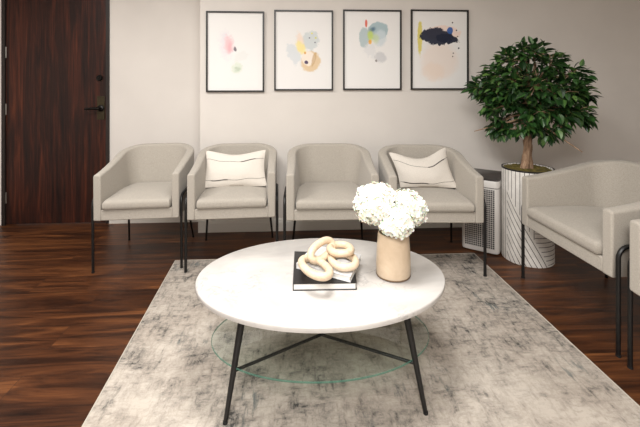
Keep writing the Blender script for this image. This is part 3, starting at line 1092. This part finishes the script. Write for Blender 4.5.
for i in range(8):
    for k in range(40):
        if i == 0: bm.faces.new((rings[0][0], rings[1][k], rings[1][(k + 1) % 40]))
        else: bm.faces.new((rings[i][k], rings[i][(k + 1) % 40], rings[i + 1][(k + 1) % 40], rings[i + 1][k]))
link('moss', bm, M['moss'], pot)

rnd = random.Random(11)
def rough_tube(bm, pts, rads, seg=12, amp=0.12, sd=0):
    n0 = len(bm.verts)
    add_tube(bm, pts, rads, seg)
    bm.verts.ensure_lookup_table()
    k = 0
    for i, p in enumerate(pts):
        for s in range(seg):
            v = bm.verts[n0 + k]; k += 1
            d = v.co - Vector(p)
            v.co = Vector(p) + d * (1 + amp * 2 * noise.noise(Vector((s * 1.3 + sd, i * 0.35, sd))))
bm = bmesh.new()
tw = []
for ph0 in (0.3, 0.3 + PI):
    pts = []
    for k in range(26):
        f = k / 25
        z = 0.655 + f * 0.62
        rr = 0.019 + 0.016 * f
        a = ph0 + f * 2.6
        pts.append(Vector((rr * math.cos(a) - 0.005 + 0.02 * f, rr * math.sin(a), z)))
    rough_tube(bm, pts, [0.029 - 0.006 * k / 25 + 0.004 * max(0, 1 - k / 3) for k in range(26)], 12, 0.22, ph0)
    tw.append(pts)
link('trunk', bm, M['bark'], pot, 70)
K = 0.0066
cl = [(540, 50, 14), (515, 58, 14), (560, 62, 14), (582, 74, 13), (591, 90, 10), (495, 74, 14), (478, 90, 12), (520, 80, 17), (545, 84, 20),
      (570, 92, 18), (503, 100, 17), (532, 104, 18), (588, 112, 13), (573, 112, 14), (550, 112, 14), (492, 112, 9), (503, 128, 10), (497, 136, 7),
      (520, 134, 7), (534, 128, 8), (557, 136, 9), (545, 126, 9), (570, 128, 7), (470, 83, 4), (598, 98, 5), (530, 44, 7), (596, 120, 7), (500, 138, 6), (508, 90, 14)]
rgt = Vector((PY, -PX, 0)).normalized()          # across, seen from the middle of the room
dep = Vector((PX, PY, 0)).normalized()
leaves = []
bmb = bmesh.new(); bmw = bmesh.new()
for (px, py, r) in cl:
    cx = (px - 534) * K * 0.86; cz = 1.226 - (py - 93) * K; rr = r * K
    reach = math.sqrt(max(0, 0.36 ** 2 - cx * cx - ((cz - 1.24) * 0.9) ** 2))
    offs = [rnd.uniform(-1, -0.35) * reach * 0.75]
    if r >= 9: offs.append(rnd.uniform(0.1, 0.8) * reach * 0.7)
    if r >= 16: offs.append(rnd.uniform(-0.2, 0.2) * reach)
    for dy in offs:
        c = rgt * cx + dep * dy + Vector((0, 0, cz))
        wp = c + Vector((PX, PY, 0))
        if wp.y > 3.34: c.y -= wp.y - 3.34
        zt = min(1.24, cz - 0.02) if cz > 1.0 else cz + 0.05
        zt = max(0.97, min(1.26, zt))
        s = Vector((0.01, 0, zt))
        mid = s.lerp(c, 0.5) + Vector((rnd.uniform(-.03, .03), rnd.uniform(-.03, .03), 0.04))
        add_tube(bmb, smooth_path([s, mid, c], 4), [0.009, 0.009, 0.008, 0.007, 0.006, 0.005, 0.004, 0.0035, 0.003], 6)
        n = int(14 + (rr / 0.1) ** 2 * 44)
        for q in range(n):
            d = Vector((rnd.gauss(0, 1), rnd.gauss(0, 1), rnd.gauss(0, 1)))
            d.normalize()
            d *= rnd.random() ** 0.45
            p = c + Vector((d.x * rr * 1.0, d.y * rr * 1.1, d.z * rr * 0.85))
            out = (p - Vector((0, 0, 1.15)))
            out.z *= 0.4
            out = out.normalized() * 0.6 + d * 0.7 + Vector((rnd.uniform(-.8, .8), rnd.uniform(-.8, .8), rnd.uniform(-.8, .3)))
            leaves.append((p, out.normalized()))
        for q in range(max(3, n // 9)):
            d = Vector((rnd.gauss(0, 1), rnd.gauss(0, 1), rnd.gauss(0, 1))).normalized() * rr * 0.8
            add_tube(bmb, [c, c + d * 0.5 + Vector((0, 0, 0.01)), c + d], [0.003, 0.0022, 0.0014], 5)
# bare twigs
for a, b in (((0.12, -0.1, 0.98), (0.33, -0.12, 0.83)), ((-0.1, -0.1, 1.02), (-0.36, -0.1, 0.93))):
    pa = rgt * a[0] + dep * a[1] + Vector((0, 0, a[2])); pb = rgt * b[0] + dep * b[1] + Vector((0, 0, b[2]))
    add_tube(bmb, [Vector((0.01, 0, 1.05)), pa, pb], [0.008, 0.006, 0.003], 6)
link('branches', bmb, M['bark'], pot, 70)
bm = bmesh.new()
for p, d in leaves:
    L = rnd.uniform(0.05, 0.082); Wd = L * rnd.uniform(0.25, 0.33)
    up = Vector((rnd.uniform(-.6, .6), rnd.uniform(-.6, .6), 1))
    sd = d.cross(up).normalized(); nn = sd.cross(d).normalized()
    def q(u, v):
        return p + d * (u * L) + sd * (v * Wd) + nn * (abs(v) * Wd * 0.35 - u * u * L * 0.22)
    if (p + d * L).y + PY > 3.435: continue
    mids = [bm.verts.new(q(u, 0)) for u in (0, 0.3, 0.62, 1.0)]
    for sg in (-1, 1):
        e = [bm.verts.new(q(u, sg * v)) for u, v in ((0.12, 0.55), (0.38, 1.0), (0.70, 0.72))]
        bm.faces.new((mids[0], e[0], mids[1])); bm.faces.new((e[0], e[1], mids[1]))
        bm.faces.new((mids[1], e[1], mids[2])); bm.faces.new((e[1], e[2], mids[2])); bm.faces.new((mids[2], e[2], mids[3]))
me = bpy.data.meshes.new('foliage'); bm.to_mesh(me); bm.free()
link('foliage', me, M['leaf'], pot, 80)
bmw.free()
